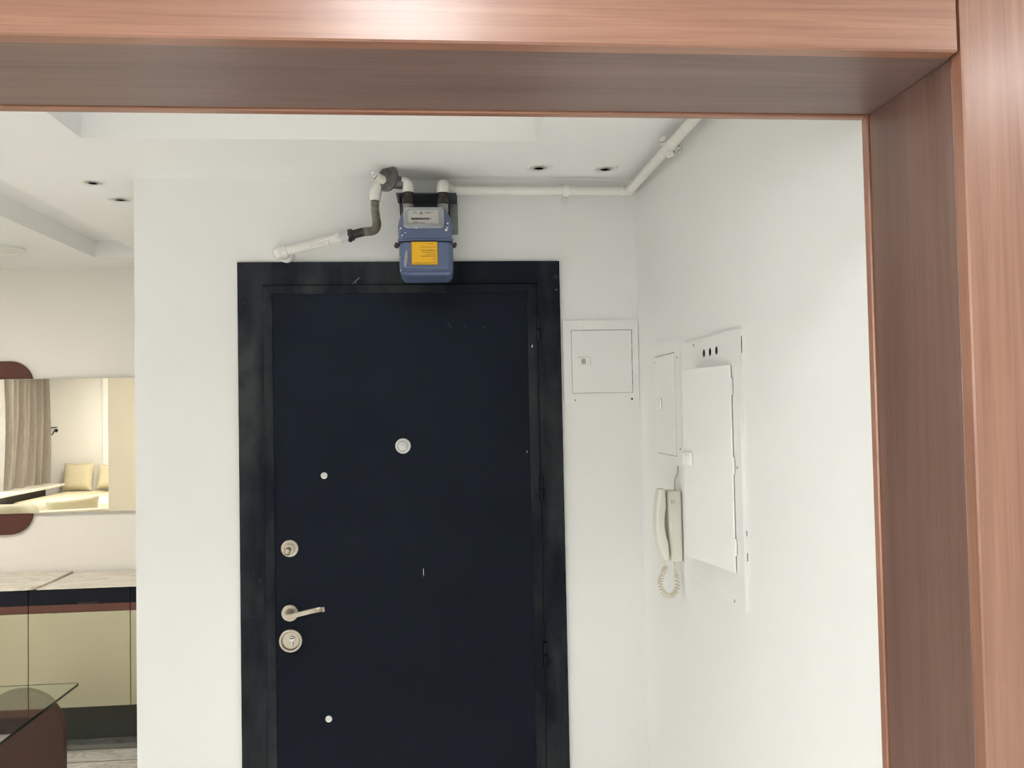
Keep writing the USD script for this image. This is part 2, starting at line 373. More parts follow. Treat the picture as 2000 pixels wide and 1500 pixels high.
obj('trim_2', rb(-5.62, -5.44, -5.46, -5.405, 0, CEIL2, .004), plain('pilaster_lit_paint', (.86, .85, .80), .5), kind='structure', label='white pilaster on the wall behind the sofa, coloured brighter for the light on it')  # whiter than the wall so the colour carries the stronger light

# wood lining of the opening
OX, OZ = .640, 2.074
tr = thing('trim_1', 'reddish brown wood-veneered lining and casing around the wide opening', None, (OX, 1.08, 0), kind='structure')
obj('head_casing', rb(-1.95, OX - .0035, .958, .981, OZ, OZ + .14, .0022), WOOD_H, tr)
obj('side_casing', rb(OX, OX + .14, .958, .981, 0, OZ + .14, .0022), WOOD_V, tr)
obj('head_lining', rb(-1.92, OX + .019, .9845, 1.184, OZ + .003, OZ + .022, .001), WOOD_S_SHADED, tr)
obj('side_lining', rb(OX + .003, OX + .02, .9845, 1.184, 0, OZ + .003, .001), WOOD_J_SHADED, tr)
obj('rear_casing', rb(-1.95, OX, 1.187, 1.203, OZ, OZ + .10, .002), WOOD_H, tr)
obj('rear_casing', rb(OX, .687, 1.187, 1.203, 0, OZ + .10, .002), WOOD_V, tr)
obj('side_casing', rb(-2.07, -1.93, .958, .981, 0, OZ + .14, .0022), WOOD_V, tr)
obj('side_lining', rb(-1.95, -1.933, .9845, 1.184, 0, OZ + .003, .001), WOOD_J_SHADED, tr)

# window with pane, seen only through the mirror
w = thing('window_1', 'large white framed window behind the sheer curtain', None, (-6.78, -1.7, .56), kind='structure')
bars = [bx(-6.80, -6.74, -4.75, .35, .56, .62), bx(-6.80, -6.74, -4.75, .35, 2.34, 2.40)] + [bx(-6.80, -6.74, y - .03, y + .03, .62, 2.34) for y in (-4.72, -3.05, -1.36, .32)]
obj('window_frame', bars, WHITEP, w)
for y0, y1 in ((-4.69, -3.08), (-3.02, -1.39), (-1.33, .29)):
    obj('pane', bx(-6.775, -6.769, y0, y1, .62, 2.34), PANE, w)

# ------------------------------------------------------------------ entrance door
d = thing('door_1', 'black steel security entrance door with nickel lock, lever and peephole', 'door', (-.122, 2.84, 0), kind='structure')
FX0, FX1, FZ = -.661, .416, 2.154
LX0, LX1, LZ = -.577, .332, 2.074
obj('door_rebate', bx(FX0 + .004, FX1 - .004, 2.8455, 2.8505, 0, FZ - .004), BLACKM, d)
_o = sbox(FX0, 0, FX1, FZ).difference(sbox(LX0 - .002, -1, LX1 + .006, LZ + .003))
obj('door_frame', [plate(_o, 'y', 2.838, 2.875), plate(_o.buffer(-.0008, join_style=2), 'y', 2.8372, 2.8385)], FRAME, d, smooth=False)
leaf = obj('door_leaf', [rb(LX0 + .028, LX1 - .028, 2.8325, 2.87, .01, LZ - .026, .0015)], DOOR, d)
_i = sbox(LX0, .01, LX1, LZ).difference(sbox(LX0 + .030, -1, LX1 - .030, LZ - .028))
obj('leaf_border', [plate(_i, 'y', 2.8283, 2.865), plate(_i.buffer(-.0008, join_style=2), 'y', 2.8275, 2.829)], FRAME, d, smooth=False)
for zc in (1.922, 1.378, .822):
    obj('hinge', [cyl((.339, 2.832, zc - .042), (.339, 2.832, zc - .001), .0065, 14), cyl((.339, 2.832, zc + .001), (.339, 2.832, zc + .042), .0065, 14), rb(.339, .352, 2.834, 2.838, zc - .04, zc + .0, .001)], FRAME, d)
YL = 2.8325
pe = obj('peephole', lathe([(0, .026), (.004, .026), (.006, .0235), (.0062, .019), (.0045, .018), (.0045, .0165), (.006, .0155), (.0075, .012), (.0078, .0)], (-.124, YL, 1.534), (0, -1, 0)), STEEL, d)
obj('swing_cover', lathe([(.0, .0028), (.0015, .0025), (.002, 0)], (-.124, YL - .0072, 1.522), (0, -1, 0), 12), GREYP, Node(pe.path, pe.loc))
for x, z in ((-.385, 1.442), (-.380, .645)):
    obj('bolt_cap', lathe([(0, .0115), (.0025, .011), (.0035, .009), (.0035, .004), (.0028, .003), (.0028, 0)], (x, YL, z), (0, -1, 0), 20), STEEL, d)
tt = obj('thumb_turn', lathe([(0, .0285), (.005, .0285), (.0065, .027), (.0072, .020), (.0072, .018), (.006, .017), (.009, .012), (.010, 0)], (-.499, YL, 1.206), (0, -1, 0)), NICKEL, d)
obj('turn_knob', turned(rb(-.5125, -.4935, YL - .030, YL - .008, 1.187, 1.212, .005), (0, 1, 0), 24, (-.503, YL, 1.20)), NICKEL, Node(tt.path, tt.loc))
hd = obj('lever_rosette', lathe([(0, .0275), (.005, .0275), (.0065, .026), (.0072, .016), (.009, .0145), (.020, .0125), (.046, .0105), (.046, 0)], (-.501, YL, .995), (0, -1, 0)), NICKEL, d)


def lever():
    path = spline([(-.5045, 2.783, .9945), (-.470, 2.781, 1.0005), (-.430, 2.783, 1.0085), (-.404, 2.779, 1.0135), (-.391, 2.771, 1.0165), (-.383, 2.762, 1.018)], 26)
    V, F = [], []
    t = np.gradient(path, axis=0); t /= np.linalg.norm(t, axis=1, keepdims=True)
    for i, (p, tt_) in enumerate(zip(path, t)):
        side = np.cross(tt_, [0, -1.0, 0]); side /= np.linalg.norm(side); nrm = np.cross(side, tt_)
        hw, ht = .0078, .0042
        for a, b in ((-1, -.6), (-.7, -1), (.7, -1), (1, -.6), (1, .6), (.7, 1), (-.7, 1), (-1, .6)):
            V.append(p + side * hw * a + nrm * ht * b)
    for i in range(len(path) - 1):
        for j in range(8):
            q = (i * 8 + j, i * 8 + (j + 1) % 8, (i + 1) * 8 + (j + 1) % 8, (i + 1) * 8 + j); F += [(q[0], q[1], q[2]), (q[0], q[2], q[3])]
    n = len(path) - 1
    for j in range(1, 7):
        F += [(0, j + 1, j), (n * 8, n * 8 + j, n * 8 + j + 1)]
    m = trimesh.Trimesh(np.array(V), F, process=False); m.fix_normals(); return m


obj('lever', lever(), NICKEL, Node(hd.path, hd.loc))
ce = obj('lock_escutcheon', lathe([(0, .038), (.008, .038), (.0105, .036), (.0105, .0305), (.009, .0295), (.0022, .0265), (.0018, 0)], (-.499, YL, .9055), (0, -1, 0), 40), NICKEL, d)
obj('lock_cylinder', [lathe([(0, .0095), (.0085, .0095), (.0095, .0085), (.0095, 0)], (-.4955, YL, .9105), (0, -1, 0), 20), rb(-.4995, -.4915, YL - .0085, YL - .001, .884, .909, .002)], STEEL, Node(ce.path, ce.loc))
obj('key_slot', bx(-.5005, -.4905, YL - .0101, YL - .009, .9125, .9155), BLACKM, Node(ce.path, ce.loc))


def chip(x, z, l, wd, ang, y):
    m = trimesh.convex.convex_hull([(l / 2 * a, yy, wd / 2 * b) for a, b in ((-1, 0), (-.6, 1), (.7, .8), (1, 0), (.6, -1), (-.8, -.6)) for yy in (0, .0006)])
    m = turned(m, (0, 1, 0), ang, (0, 0, 0)); m.apply_translation([x, y - .0005, z]); return m


obj('paint_scratch', chip(-.063, 1.112, .030, .0022, 88, YL), PAINTDOT, d, label='thin white vertical scratch on the door leaf')
obj('paint_scratch', chip(.316, 1.862, .012, .0035, -70, 2.8275), PAINTDOT, d, label='small white chip at the right edge of the leaf')
obj('paint_scratch', chip(.292, 1.505, .008, .0022, -80, YL), PAINTDOT, d, label='tiny white chip right of the leaf centre')
for (x, z, l, a) in ((.037, 1.937, .028, 50), (.155, 1.928, .014, 35), (.09, 1.93, .009, 60)):
    obj('paint_scratch', chip(x, z, l, .0016, a, YL), plain('faint_scratch', (.05, .055, .06), .5) if (x == .037) else '/World/Looks/faint_scratch', d, label='faint grey scratch near the top of the leaf')
obj('scuff', [chip(-.270, 2.092, .030, .006, -45, 2.837), chip(-.278, 2.083, .016, .004, -20, 2.837)], plain('scuff_grey', (.07, .072, .072), .6), d, label='grey scuff on the frame left of the gas meter')
obj('paint_scratch', chip(.404, 2.055, .008, .006, 10, 2.837), '/World/Looks/scuff_grey', d, label='small pale dot near the top right of the frame')

# ------------------------------------------------------------------ gas meter
g = thing('gas_meter', 'small blue gas meter with a yellow notice, hung above the black door', 'gas meter', (-.035, 2.85, 2.075))
bk = obj('bracket', [rb(-.115, .071, 2.843, 2.849, 2.30, 2.386, .001), rb(.044, .071, 2.8425, 2.849, 2.247, 2.31, .001), rb(-.129, .066, 2.715, 2.845, 2.353, 2.3565, .001),
    trimesh.convex.convex_hull([(x, y, z) for x in (-.121, -.118) for y, z in ((2.72, 2.354), (2.845, 2.354), (2.845, 2.30), (2.72, 2.345))])], GALV_SHADED, g, label='galvanised wall bracket with its shade put into the colour')
obj('bracket_flange', rb(.046, .0725, 2.838, 2.8425, 2.247, 2.352, .001), GALV, g)
up = Polygon([(-.121, 2.186), (-.123, 2.235), (-.117, 2.262), (-.106, 2.283), (-.092, 2.294), (-.07, 2.299), (0, 2.299), (.021, 2.294), (.035, 2.283), (.045, 2.262), (.049, 2.235), (.048, 2.186)])
upper = obj('upper_case', pressed(up, 2.655, 2.80, .012, .018), METER, g)
lowp = rrect(-.119, 2.076, .051, 2.188, .022)
lower = obj('lower_case', [pressed(lowp, 2.650, 2.80, .010, .014), pressed(rrect(-.108, 2.098, .040, 2.182, .010), 2.646, 2.66, .004, .004)], METER, g)
obj('seam_flange', rb(-.1225, .0515, 2.647, 2.803, 2.1865, 2.1915, .0015), METER, g)
obj('pressed_rib', rb(-.114, .044, 2.6455, 2.66, 2.083, 2.088, .002), METER, g)
for x0, x1, s in ((-.134, -.119, 1), (.050, .062, -1)):
    obj('lug', turned(rb(x0, x1, 2.66, 2.672, 2.166, 2.184, .004), (0, 1, 0), 18, ((x0 + x1) / 2, 2.66, 2.175)), UNION, g)
for x in (-.090, .0215):
    un = obj('union_nut', [lathe([(0, .0185), (.002, .0195), (.021, .0195), (.023, .0175), (.034, .0165), (.035, .0)], (x, 2.72, 2.318), (0, 0, 1), 8), cyl((x, 2.72, 2.345), (x, 2.72, 2.357), .0165, 18)], UNION, g)
    obj('threaded_neck', sweep([(x, 2.72, z) for z in np.linspace(2.292, 2.32, 15)], [.0165 + .0012 * (i % 2) for i in range(15)], 18), GREYP, un)
# counter: bezel, plate, drums, clear cover
iw = obj('counter_bezel', plate(rrect(-.1035, 2.2265, .0235, 2.2905, .012).difference(rrect(-.0905, 2.238, .007, 2.2835, .003)), 'y', 2.640, 2.658), BEZEL, g)
obj('counter_plate', rb(-.092, .0085, 2.646, 2.657, 2.236, 2.285, .001), PLATE, g)
for i in range(8):
    x = -.0795 + i * .0072
    obj('number_drum', cyl((x + .0004, 2.6475, 2.2555), (x + .0068, 2.6475, 2.2555), .0034, 12, .0003), BLACKM if i < 5 else RED, g)
obj('clear_cover', plate(rrect(-.1025, 2.2275, .0225, 2.2895, .012), 'y', 2.636, 2.6385), CLEARP, g)
for i, x in enumerate((-.100, .0165)):
    obj('cover_screw', lathe([(0, .005), (.002, .0045), (.003, 0)], (x + .001, 2.640, 2.2335), (0, -1, 0), 12), STEEL, g)
logo = plate(Point(-.0475, 2.2735).buffer(.0047).difference(Point(-.0475, 2.2735).buffer(.0036)), 'y', 2.6453, 2.6462)
obj('counter_print', [logo, bx(-.0485, -.0465, 2.6453, 2.6462, 2.2705, 2.2765), bx(-.0175, -.0145, 2.6453, 2.6462, 2.254, 2.257)]
    + [bx(a, b, 2.6455, 2.6462, z, z + .0009) for a, b, z in ((-.076, -.064, 2.2765), (-.072, -.060, 2.2725), (-.036, -.012, 2.2765), (-.036, -.018, 2.2728), (-.076, -.058, 2.2455), (-.076, -.036, 2.2425))], INK, g, kind='stuff')
lab = obj('notice_label', rb(-.0815, .003, 2.6445, 2.6465, 2.1085, 2.1835, .0005), LABEL_EDGE, g)
obj('label_face', bx(-.0795, .001, 2.6438, 2.6447, 2.1105, 2.1815), YELLOW, lab, label='yellow notice face')


def script_line(x0, x1, z, h, seed):
    """A line of small right-to-left cursive strokes, too small in the photograph to read."""
    r = np.random.default_rng(seed); out = []; x = x1
    while x > x0 + .002:
        wd = min(r.uniform(.003, .008), x - x0); n = max(4, int(wd / .0007)); xs = np.linspace(x, x - wd, n)
        zs = z + h * .45 * np.sin(np.linspace(0, r.uniform(4, 9), n)) * r.uniform(.4, 1)
        for i in range(n - 1):
            a, b = np.array([xs[i], zs[i]]), np.array([xs[i + 1], zs[i + 1]]); nn = np.array([-(b - a)[1], (b - a)[0]]); nn = nn / np.linalg.norm(nn) * h * .17
            out.append(trimesh.convex.convex_hull([(q[0], yy, q[1]) for q in (a + nn, a - nn, b + nn, b - nn) for yy in (2.6434, 2.644)]))
        if r.random() < .6:
            out.append(bx(x - wd * .5 - .0004, x - wd * .5 + .0004, 2.6434, 2.644, z + h * .7, z + h * .7 + .0008))
        x -= wd + .0012
    return out


txt = []
for i, (a, b, z, h) in enumerate(((-.033, -.012, 2.1755, .0024), (-.052, -.003, 2.1655, .0026), (-.050, -.003, 2.1545, .0034), (-.047, -.003, 2.1485, .0026), (-.034, -.003, 2.1425, .0026), (-.050, -.003, 2.1365, .0034), (-.018, -.003, 2.1275, .003), (-.011, -.003, 2.1215, .0024), (-.074, -.003, 2.1145, .0032))):
    txt += script_line(a, b, z, h, 50 + i)
obj('label_print', txt, INK, lab, label='rows of small dark lettering', kind='stuff')
dots = [(-.113, 2.227, .0032), (-.1085, 2.205, .003), (-.099, 2.213, .0024), (-.110, 2.197, .0017), (-.064, 2.2245, .0028), (.035, 2.243, .0028), (.030, 2.222, .0045), (.034, 2.229, .003), (-.112, 2.094, .004), (-.115, 2.135, .0018)]
for x, z, rr in dots:
    obj('paint_splash', lathe([(0, rr), (.0006, rr * .8), (.001, 0)], (x, 2.6535 if z < 2.19 else (2.6545 if abs(x + .064) > .02 else 2.635), z), (0, -1, .1), 10), PAINTDOT, g)
for wp in (plate(Polygon([(-.104, 2.115), (-.101, 2.142), (-.097, 2.158), (-.092, 2.150), (-.093, 2.128), (-.097, 2.108), (-.101, 2.098)]), 'y', 2.6453, 2.6462), plate(Polygon([(-.112, 2.102), (-.109, 2.120), (-.105, 2.117), (-.105, 2.102)]), 'y', 2.6508, 2.6525)):
    obj('worn_patch', wp, RUSTY, g)

# ------------------------------------------------------------------ gas pipework
RP = .0148
p = thing('gas_pipe', 'long white-painted gas pipe running from the meter along the ceiling into the corner', 'pipe', (.35, 2.805, 2.386))
obj('riser_elbow', sweep(spline([(.0225, 2.721, 2.3574), (.0225, 2.722, 2.370), (.0235, 2.740, 2.386), (.034, 2.775, 2.387), (.052, 2.80, 2.386)], 18), [.0205] * 11 + [.019] * 7, 18), PIPE, p)
obj('pipe_run', cyl((.045, 2.802, 2.386), (.640, 2.802, 2.388), RP, 24), PIPE, p)
eb = obj('corner_elbow', [cyl((.622, 2.802, 2.388), (.640, 2.802, 2.388), .0185, 22), sweep(spline([(.636, 2.802, 2.388), (.652, 2.798, 2.388), (.657, 2.785, 2.3875), (.657, 2.765, 2.3868)], 14), .0165, 20), cyl((.657, 2.790, 2.3875), (.657, 2.772, 2.387), .0182, 22)], PIPE, p)
obj('pipe_run', cyl((.657, 2.78, 2.387), (.657, 1.206, 2.366), RP, 24), PIPE, p)
c1 = thing('pipe_clip', 'white flat pipe clip with two screws on the wall above the door corner', 'pipe clip', (.4385, 2.85, 2.387))
obj('strap', [rb(.4295, .4480, 2.8415, 2.8498, 2.350, 2.373, .001), rb(.4295, .4480, 2.8415, 2.8498, 2.401, 2.423, .001),
    plate(Point(2.802, 2.387).buffer(.0195).difference(Point(2.802, 2.387).buffer(.0150)), 'x', .4295, .4480)], WHITEP, c1)
for z in (2.358, 2.414):
    obj('screw', lathe([(0, .0052), (.0015, .0047), (.0025, .002), (.0025, 0)], (.439, 2.8417, z), (0, -1, 0), 14), PIPE, c1)
c2 = thing('pipe_clip', 'white split pipe clamp with wing ears on the pipe along the right wall', 'pipe clip', (.688, 2.29, 2.38))
YC, ZP = 2.29, 2.3805
ringp = Point(.657, ZP).buffer(.0185).difference(Point(.657, ZP).buffer(.0152))
obj('clamp_ring', plate(ringp, 'y', YC - .011, YC + .011), PIPE, c2)
obj('clamp_ear', rb(.628, .6415, YC - .009, YC + .009, ZP + .002, ZP + .0035 + .002, .0008), PIPE, c2)
obj('clamp_ear', turned(rb(.630, .642, YC - .009, YC + .009, ZP + .012, ZP + .026, .002), (0, 1, 0), 20, (.636, YC, ZP + .016)), PIPE, c2)
obj('clamp_ear', turned(rb(.646, .664, YC - .010, YC + .010, ZP - .032, ZP - .017, .002), (0, 1, 0), -15, (.655, YC, ZP - .02)), PIPE, c2)
obj('clamp_stud', [cyl((.672, YC, ZP - .004), (.6885, YC, ZP - .006), .004, 10), rb(.684, .6878, YC - .012, YC + .012, ZP - .018, ZP + .006, .001)], PIPE, c2)
obj('clamp_bolt', [cyl((.664, YC - .004, ZP - .022), (.664, YC - .004, ZP - .010), .0035, 8)], UNION, c2)

r = thing('gas_regulator', 'round grey cast gas regulator with a chrome-capped stub, beside the meter', 'gas regulator', (-.15, 2.72, 2.40))
obj('inlet_elbow', sweep(spline([(-.0895, 2.72, 2.3574), (-.0895, 2.72, 2.368), (-.0925, 2.72, 2.382), (-.102, 2.72, 2.3885), (-.112, 2.719, 2.390)], 14), .0195, 18), PIPE, r)
obj('barrel', lathe([(0, .017), (.002, .0195), (.010, .0195), (.012, .0205), (.036, .0205), (.038, .018)], (-.104, 2.72, 2.388), (-1, -.1, .12), 24), ZINC, r)
ax = np.array([-.60, -.78, .10]); ax /= np.linalg.norm(ax); dc = np.array([-.154, 2.715, 2.401])
obj('diaphragm_case', lathe([(-.014, .012), (-.012, .030), (-.004, .041), (.0, .0425), (.004, .0425), (.006, .040), (.007, .034), (.012, .028), (.014, .018), (.0165, .016), (.017, 0)], dc, ax, 36), ZINC, r)
stub0 = np.array([-.168, 2.688, 2.389]); sx = np.array([-.0245, -.036, .0065]); sx /= np.linalg.norm(sx)
obj('stub', cyl(stub0, stub0 + sx * .044, .0135, 22), IVORY, r)
obj('stub_cap', [lathe([(0, .0135), (.004, .0130), (.006, .010), (.004, .008), (.0045, .004), (.007, .003), (.007, 0)], stub0 + sx * .044, sx, 22)], CHROME, r)
for tab in (sweep(spline([dc + ax * .006 + np.array(o) for o in ((.030, -.004, .030), (.034, -.004, .012), (.030, -.004, -.006))], 8), .0025, 6), sweep([dc + ax * .012 + np.array(o) for o in ((-.020, -.006, -.014), (.0, -.012, -.016))], .002, 6)):
    obj('rim_tab', tab, STEEL, r)
obj('outlet_elbow', sweep(spline([(-.160, 2.735, 2.392), (-.180, 2.735, 2.386), (-.192, 2.735, 2.372), (-.1965, 2.735, 2.353), (-.1975, 2.735, 2.334)], 16), [.0175] * 5 + [.019] * 8 + [.0175] * 3, 18), PIPE, r)

h = thing('corrugated_hose', 'bent corrugated steel gas hose with a black end nut, left of the meter', 'gas hose', (-.22, 2.77, 2.25))
hp = spline([(-.1975, 2.735, 2.337), (-.1985, 2.738, 2.310), (-.1965, 2.745, 2.283), (-.1945, 2.754, 2.264), (-.200, 2.766, 2.250), (-.214, 2.778, 2.2445), (-.240, 2.788, 2.2445)], 190)
obj('hose_body', sweep(hp, .0128 + .0022 * np.sin(np.arange(190) * 2 * math.pi / 6.0), 16), HOSE, h)
cdir = np.array([-.052, .008, -.0115])
ca = np.array([-.238, 2.7875, 2.2450])
obj('end_collar', cyl(ca, ca + cdir * .75, .0142, 20), BLACKM, h)
obj('end_nut', [lathe([(0, .018), (.002, .0205), (.014, .0205), (.016, .018)], ca + cdir * .70, cdir, 6), trimesh.convex.convex_hull(trimesh.creation.icosphere(1, .0075).vertices + ca + cdir * .85 + [-.001, -.012, -.019])], BLACKM, h)

q = thing('gas_pipe', 'short white-painted sloping gas pipe with a valve, entering the wall above the door frame', 'pipe', (-.42, 2.80, 2.21))
a0, a1 = np.array([-.290, 2.797, 2.2345]), np.array([-.512, 2.800, 2.179]); ud = (a1 - a0) / np.linalg.norm(a1 - a0)
obj('threaded_end', sweep([a0 + ud * s for s in np.linspace(0, .030, 16)], [.0185 + .0009 * (i % 2) for i in range(16)], 18), plain('lavender_thread', (.66, .64, .68), .4), q)
vb = obj('valve_body', [lathe([(.026, .017), (.028, .0205), (.040, .0205), (.046, .017), (.066, .0165), (.070, .0195), (.082, .0195), (.085, .016)], a0, ud, 8)], PIPE, q)
obj('valve_stem', [lathe([(0, .0095), (.010, .0095), (.011, .0065), (.016, .0062), (.0165, 0)], a0 + ud * .038 + [0, -.016, .002], (0.1, -1, .15), 12), sweep([a0 + ud * s + np.array([0, -.024, z]) for s, z in ((.036, .004), (.06, .003), (.10, -.002), (.128, -.006))], [.005, .004, .004, .0045], 8)], PIPE, Node(vb.path, vb.loc))
obj('pipe_run', cyl(a0 + ud * .082, a1, .0168, 22), PIPE, q)
obj('wall_elbow', [cyl(a1 - ud * .022, a1 - ud * .004, .0205, 22), trimesh.creation.icosphere(3, .0212).apply_translation(a1 + ud * .004), cyl(a1 + ud * .004, a1 + ud * .002 + np.array([.012, .030, -.004]), .020, 22), cyl(a1 + ud * .001 + np.array([.012, .022, -.004]), a1 + np.array([.014, .0515, -.006]), .0235, 24)], PIPE, q)

# ------------------------------------------------------------------ panel covers
def cam_latch_y(x, z, par):
    l = obj('latch', [rb(x - .0225, x + .0225, 2.8375, 2.846, z - .0155, z + .0155, .003)], PANELW, par)
    obj('latch_button', rb(x - .010, x + .004, 2.8362, 2.838, z - .009, z + .009, .0008), GREYP, l)


b = thing('panel_cover', 'white-painted steel panel cover beside the door on the back wall', 'panel cover', (.558, 2.85, 1.81))
obj('cover_frame', plate(sbox(.425, 1.667, .6865, 1.950).difference(sbox(.4525, 1.6985, .6645, 1.9165)), 'y', 2.8445, 2.8502), PANELW, b, smooth=False)
obj('cover_door', rb(.4540, .6630, 2.8425, 2.8500, 1.7, 1.915, .0015), PANELW, b)
cam_latch_y(.496, 1.808, b)
for x, z, m_ in ((.660, 1.677, BLACKM), (.463, 1.676, GREYP), (.658, 1.938, PANELW)):
    obj('screw', lathe([(0, .0035), (.0008, .003), (.001, 0)], (x, 2.8445, z), (0, -1, 0), 12), m_, b)
JOINT_GREY = plain('joint_grey', (.36, .36, .34), .8)  # grey for the dashes along the hinge joint
for z, l in ((1.900, .012), (1.868, .010), (1.836, .014), (1.81, .006), (1.765, .008), (1.728, .016)):
    obj('hinge_gap', bx(.6622, .6642, 2.8423, 2.8445, z, z + l), JOINT_GREY, b)

a = thing('panel_cover', 'narrow white-painted steel panel cover on the right wall, nearest the corner, above the intercom', 'panel cover', (.688, 2.47, 1.66))
obj('cover_frame', plate(sbox(2.337, 1.470, 2.612, 1.843).difference(sbox(2.384, 1.503, 2.603, 1.8055)), 'x', .6815, .6882), PANELW, a, smooth=False)
obj('cover_door', rb(.6795, .6878, 2.3885, 2.6015, 1.5045, 1.804, .0015), PANELW, a)
obj('door_gap', bx(.6866, .6884, 2.3815, 2.3895, 1.535, 1.762), BLACKM, a)
al = obj('latch', rb(.674, .6805, 2.528, 2.574, 1.641, 1.674, .003), PANELW, a)
obj('latch_button', rb(.6725, .6745, 2.538, 2.552, 1.648, 1.667, .0008), WHITEP, al)
for y, z in ((2.6075, 1.787), (2.360, 1.789), (2.600, 1.524), (2.349, 1.527)):
    obj('screw', lathe([(0, .0048), (.0008, .004), (.001, 0)], (.6815, y, z), (-1, 0, 0), 12), GREYP, a)

b2 = thing('panel_cover', 'large white-painted steel panel cover on the right wall with three holes and its door ajar', 'panel cover', (.688, 2.07, 1.5))
hol = sbox(1.857, 1.180, 2.292, 1.8235).difference(sbox(1.925, 1.285, 2.135, 1.722))
for y in (2.108, 2.059, 2.010):
    hol = hol.difference(Point(y, 1.784).buffer(.0105, quad_segs=6))
obj('cover_frame', [plate(hol, 'x', .6795, .6808), bx(.6807, .6885, 1.8572, 1.862, 1.1802, 1.8233)], PANELW, b2, smooth=False)
obj('dark_backing', bx(.6812, .6878, 1.975, 2.140, 1.762, 1.806), BLACKM, b2)
obj('inner_panel', bx(.6825, .6880, 1.866, 2.286, 1.186, 1.755), PANELW, b2)
dr = rb(.6735, .6785, 1.903, 2.152, 1.260, 1.744, .0018)
dr = turned(dr, (0, 0, 1), 9.8, (.676, 1.903, 1.5))
bd = obj('cover_door', dr, PANELW, b2)
lt = turned(rb(.6655, .674, 2.098, 2.146, 1.497, 1.531, .003), (0, 0, 1), 9.8, (.676, 1.903, 1.5))
obj('latch', lt, PANELW, bd)
obj('latch', turned(rb(.6625, .668, 2.107, 2.124, 1.504, 1.524, .0015), (0, 0, 1), 9.8, (.676, 1.903, 1.5)), WHITEP, bd)
for z in (1.692, 1.509, 1.32):
    obj('hinge', cyl((.6755, 1.8985, z - .020), (.6755, 1.8985, z + .020), .0032, 10), PANELW, b2)
for y, z, m_ in ((2.193, 1.8115, GREYP), (1.928, 1.8105, PANELW), (1.926, 1.191, GREYP), (1.885, 1.505, GREYP), (2.18, 1.193, WHITEP)):
    obj('screw', lathe([(0, .0045), (.001, .0038), (.0013, 0)], (.6795, y, z), (-1, 0, 0), 12), m_, b2)
for z, l in ((1.768, .038), (1.352, .012), (1.296, .018)):
    obj('edge_gap', bx(.6868, .6890, 1.8560, 1.861, z, z + l), BLACKM, b2, label='dark gap where the near edge has come off the wall')


# ------------------------------------------------------------------ intercom
ph = thing('intercom_phone', 'ivory intercom handset with a coiled cord on the right wall below the narrow panel', 'intercom phone', (.688, 2.34, 1.31))


def loft_yz(pts_x, zs, y0, y1, r):
    """Side profile in (x, z), rounded between y0 and y1: cross-sections stacked along z."""
    V, F, n = [], [], 16
    for (xa, xb), z, s in zip(pts_x, zs, r):
        cx, hx, cy_, hy = (xa + xb) / 2, (xb - xa) / 2, (y0 + y1) / 2, (y1 - y0) / 2 * s
        for k in range(n):
            t = 2 * math.pi * k / n; c, s_ = math.cos(t), math.sin(t)
            V.append((cx + hx * math.copysign(abs(c) ** .5, c), cy_ + hy * math.copysign(abs(s_) ** .5, s_), z))
    m_ = len(zs)
    for i in range(m_ - 1):
        for k in range(n):
            q_ = (i * n + k, i * n + (k + 1) % n, (i + 1) * n + (k + 1) % n, (i + 1) * n + k); F += [(q_[0], q_[1], q_[2]), (q_[0], q_[2], q_[3])]
    V += [np.mean(V[:n], axis=0), np.mean(V[-n:], axis=0)]
    for k in range(n):
        F += [(m_ * n, (k + 1) % n, k), (m_ * n + 1, (m_ - 1) * n + k, (m_ - 1) * n + (k + 1) % n)]
    m = trimesh.Trimesh(np.array(V, float), F, process=False); m.fix_normals(); return m


PY = 2.357
zs = np.linspace(1.206, 1.405, 17); base_x = []
for t in np.linspace(-1, 1, 17):
    base_x.append((.645 - .004 * t + .001 * t * t + (.006 if t > .95 else .003 if t < -.95 else 0), .6885))
obj('base', loft_yz(base_x, zs, PY, PY + .078, [.9, .97] + [1] * 13 + [.97, .9]), IVORY, ph)
zh = np.linspace(1.212, 1.412, 21); hx = []
for t in np.linspace(-1, 1, 21):
    outer = .608 + (.013 if t > 0 else .021) * abs(t) ** 2.2; inner = min(.6355 + .0125 * min(1, abs(t - .05) / .62) ** 2, .6435 - .004 * t)
    hx.append((outer, inner))
obj('handset', loft_yz(hx, zh, PY - .003, PY + .052, [.86, .95] + [1] * 17 + [.95, .86]), IVORY, ph)
for i in range(3):
    obj('speaker_slot', bx(.653 + .0045 * i, .6545 + .0045 * i, PY - .0006, PY + .004, 1.372, 1.381), GREYP, ph)
mid = spline([(.634, PY + .03, 1.213), (.636, PY + .03, 1.196), (.638, PY + .028, 1.184), (.629, PY + .024, 1.168), (.621, PY + .018, 1.146), (.625, PY + .012, 1.122), (.640, PY + .01, 1.108), (.656, PY + .01, 1.112), (.667, PY + .012, 1.132), (.667, PY + .016, 1.160), (.664, PY + .02, 1.180), (.664, PY + .022, 1.208)], 620)
tg = np.gradient(mid, axis=0); tg /= np.linalg.norm(tg, axis=1, keepdims=True); coil = []
for i, (c, t) in enumerate(zip(mid, tg)):
    _, uu, vv = frame_of(t) if abs(t[1]) < .95 else (0, np.array([1., 0, 0]), np.array([0, 0, 1.]))
    uu = np.array([0, 1.0, 0]); uu = uu - t * (uu @ t); uu /= np.linalg.norm(uu); vv = np.cross(t, uu)
    s = i / 619; R_ = .0066 * max(0, min(1, (s - .13) / .04, (.88 - s) / .04)); th = 2 * math.pi * 32 * s
    coil.append(c + R_ * (math.cos(th) * uu + math.sin(th) * vv))
obj('coiled_cord', sweep(coil, .0017, 6), CORD, ph)
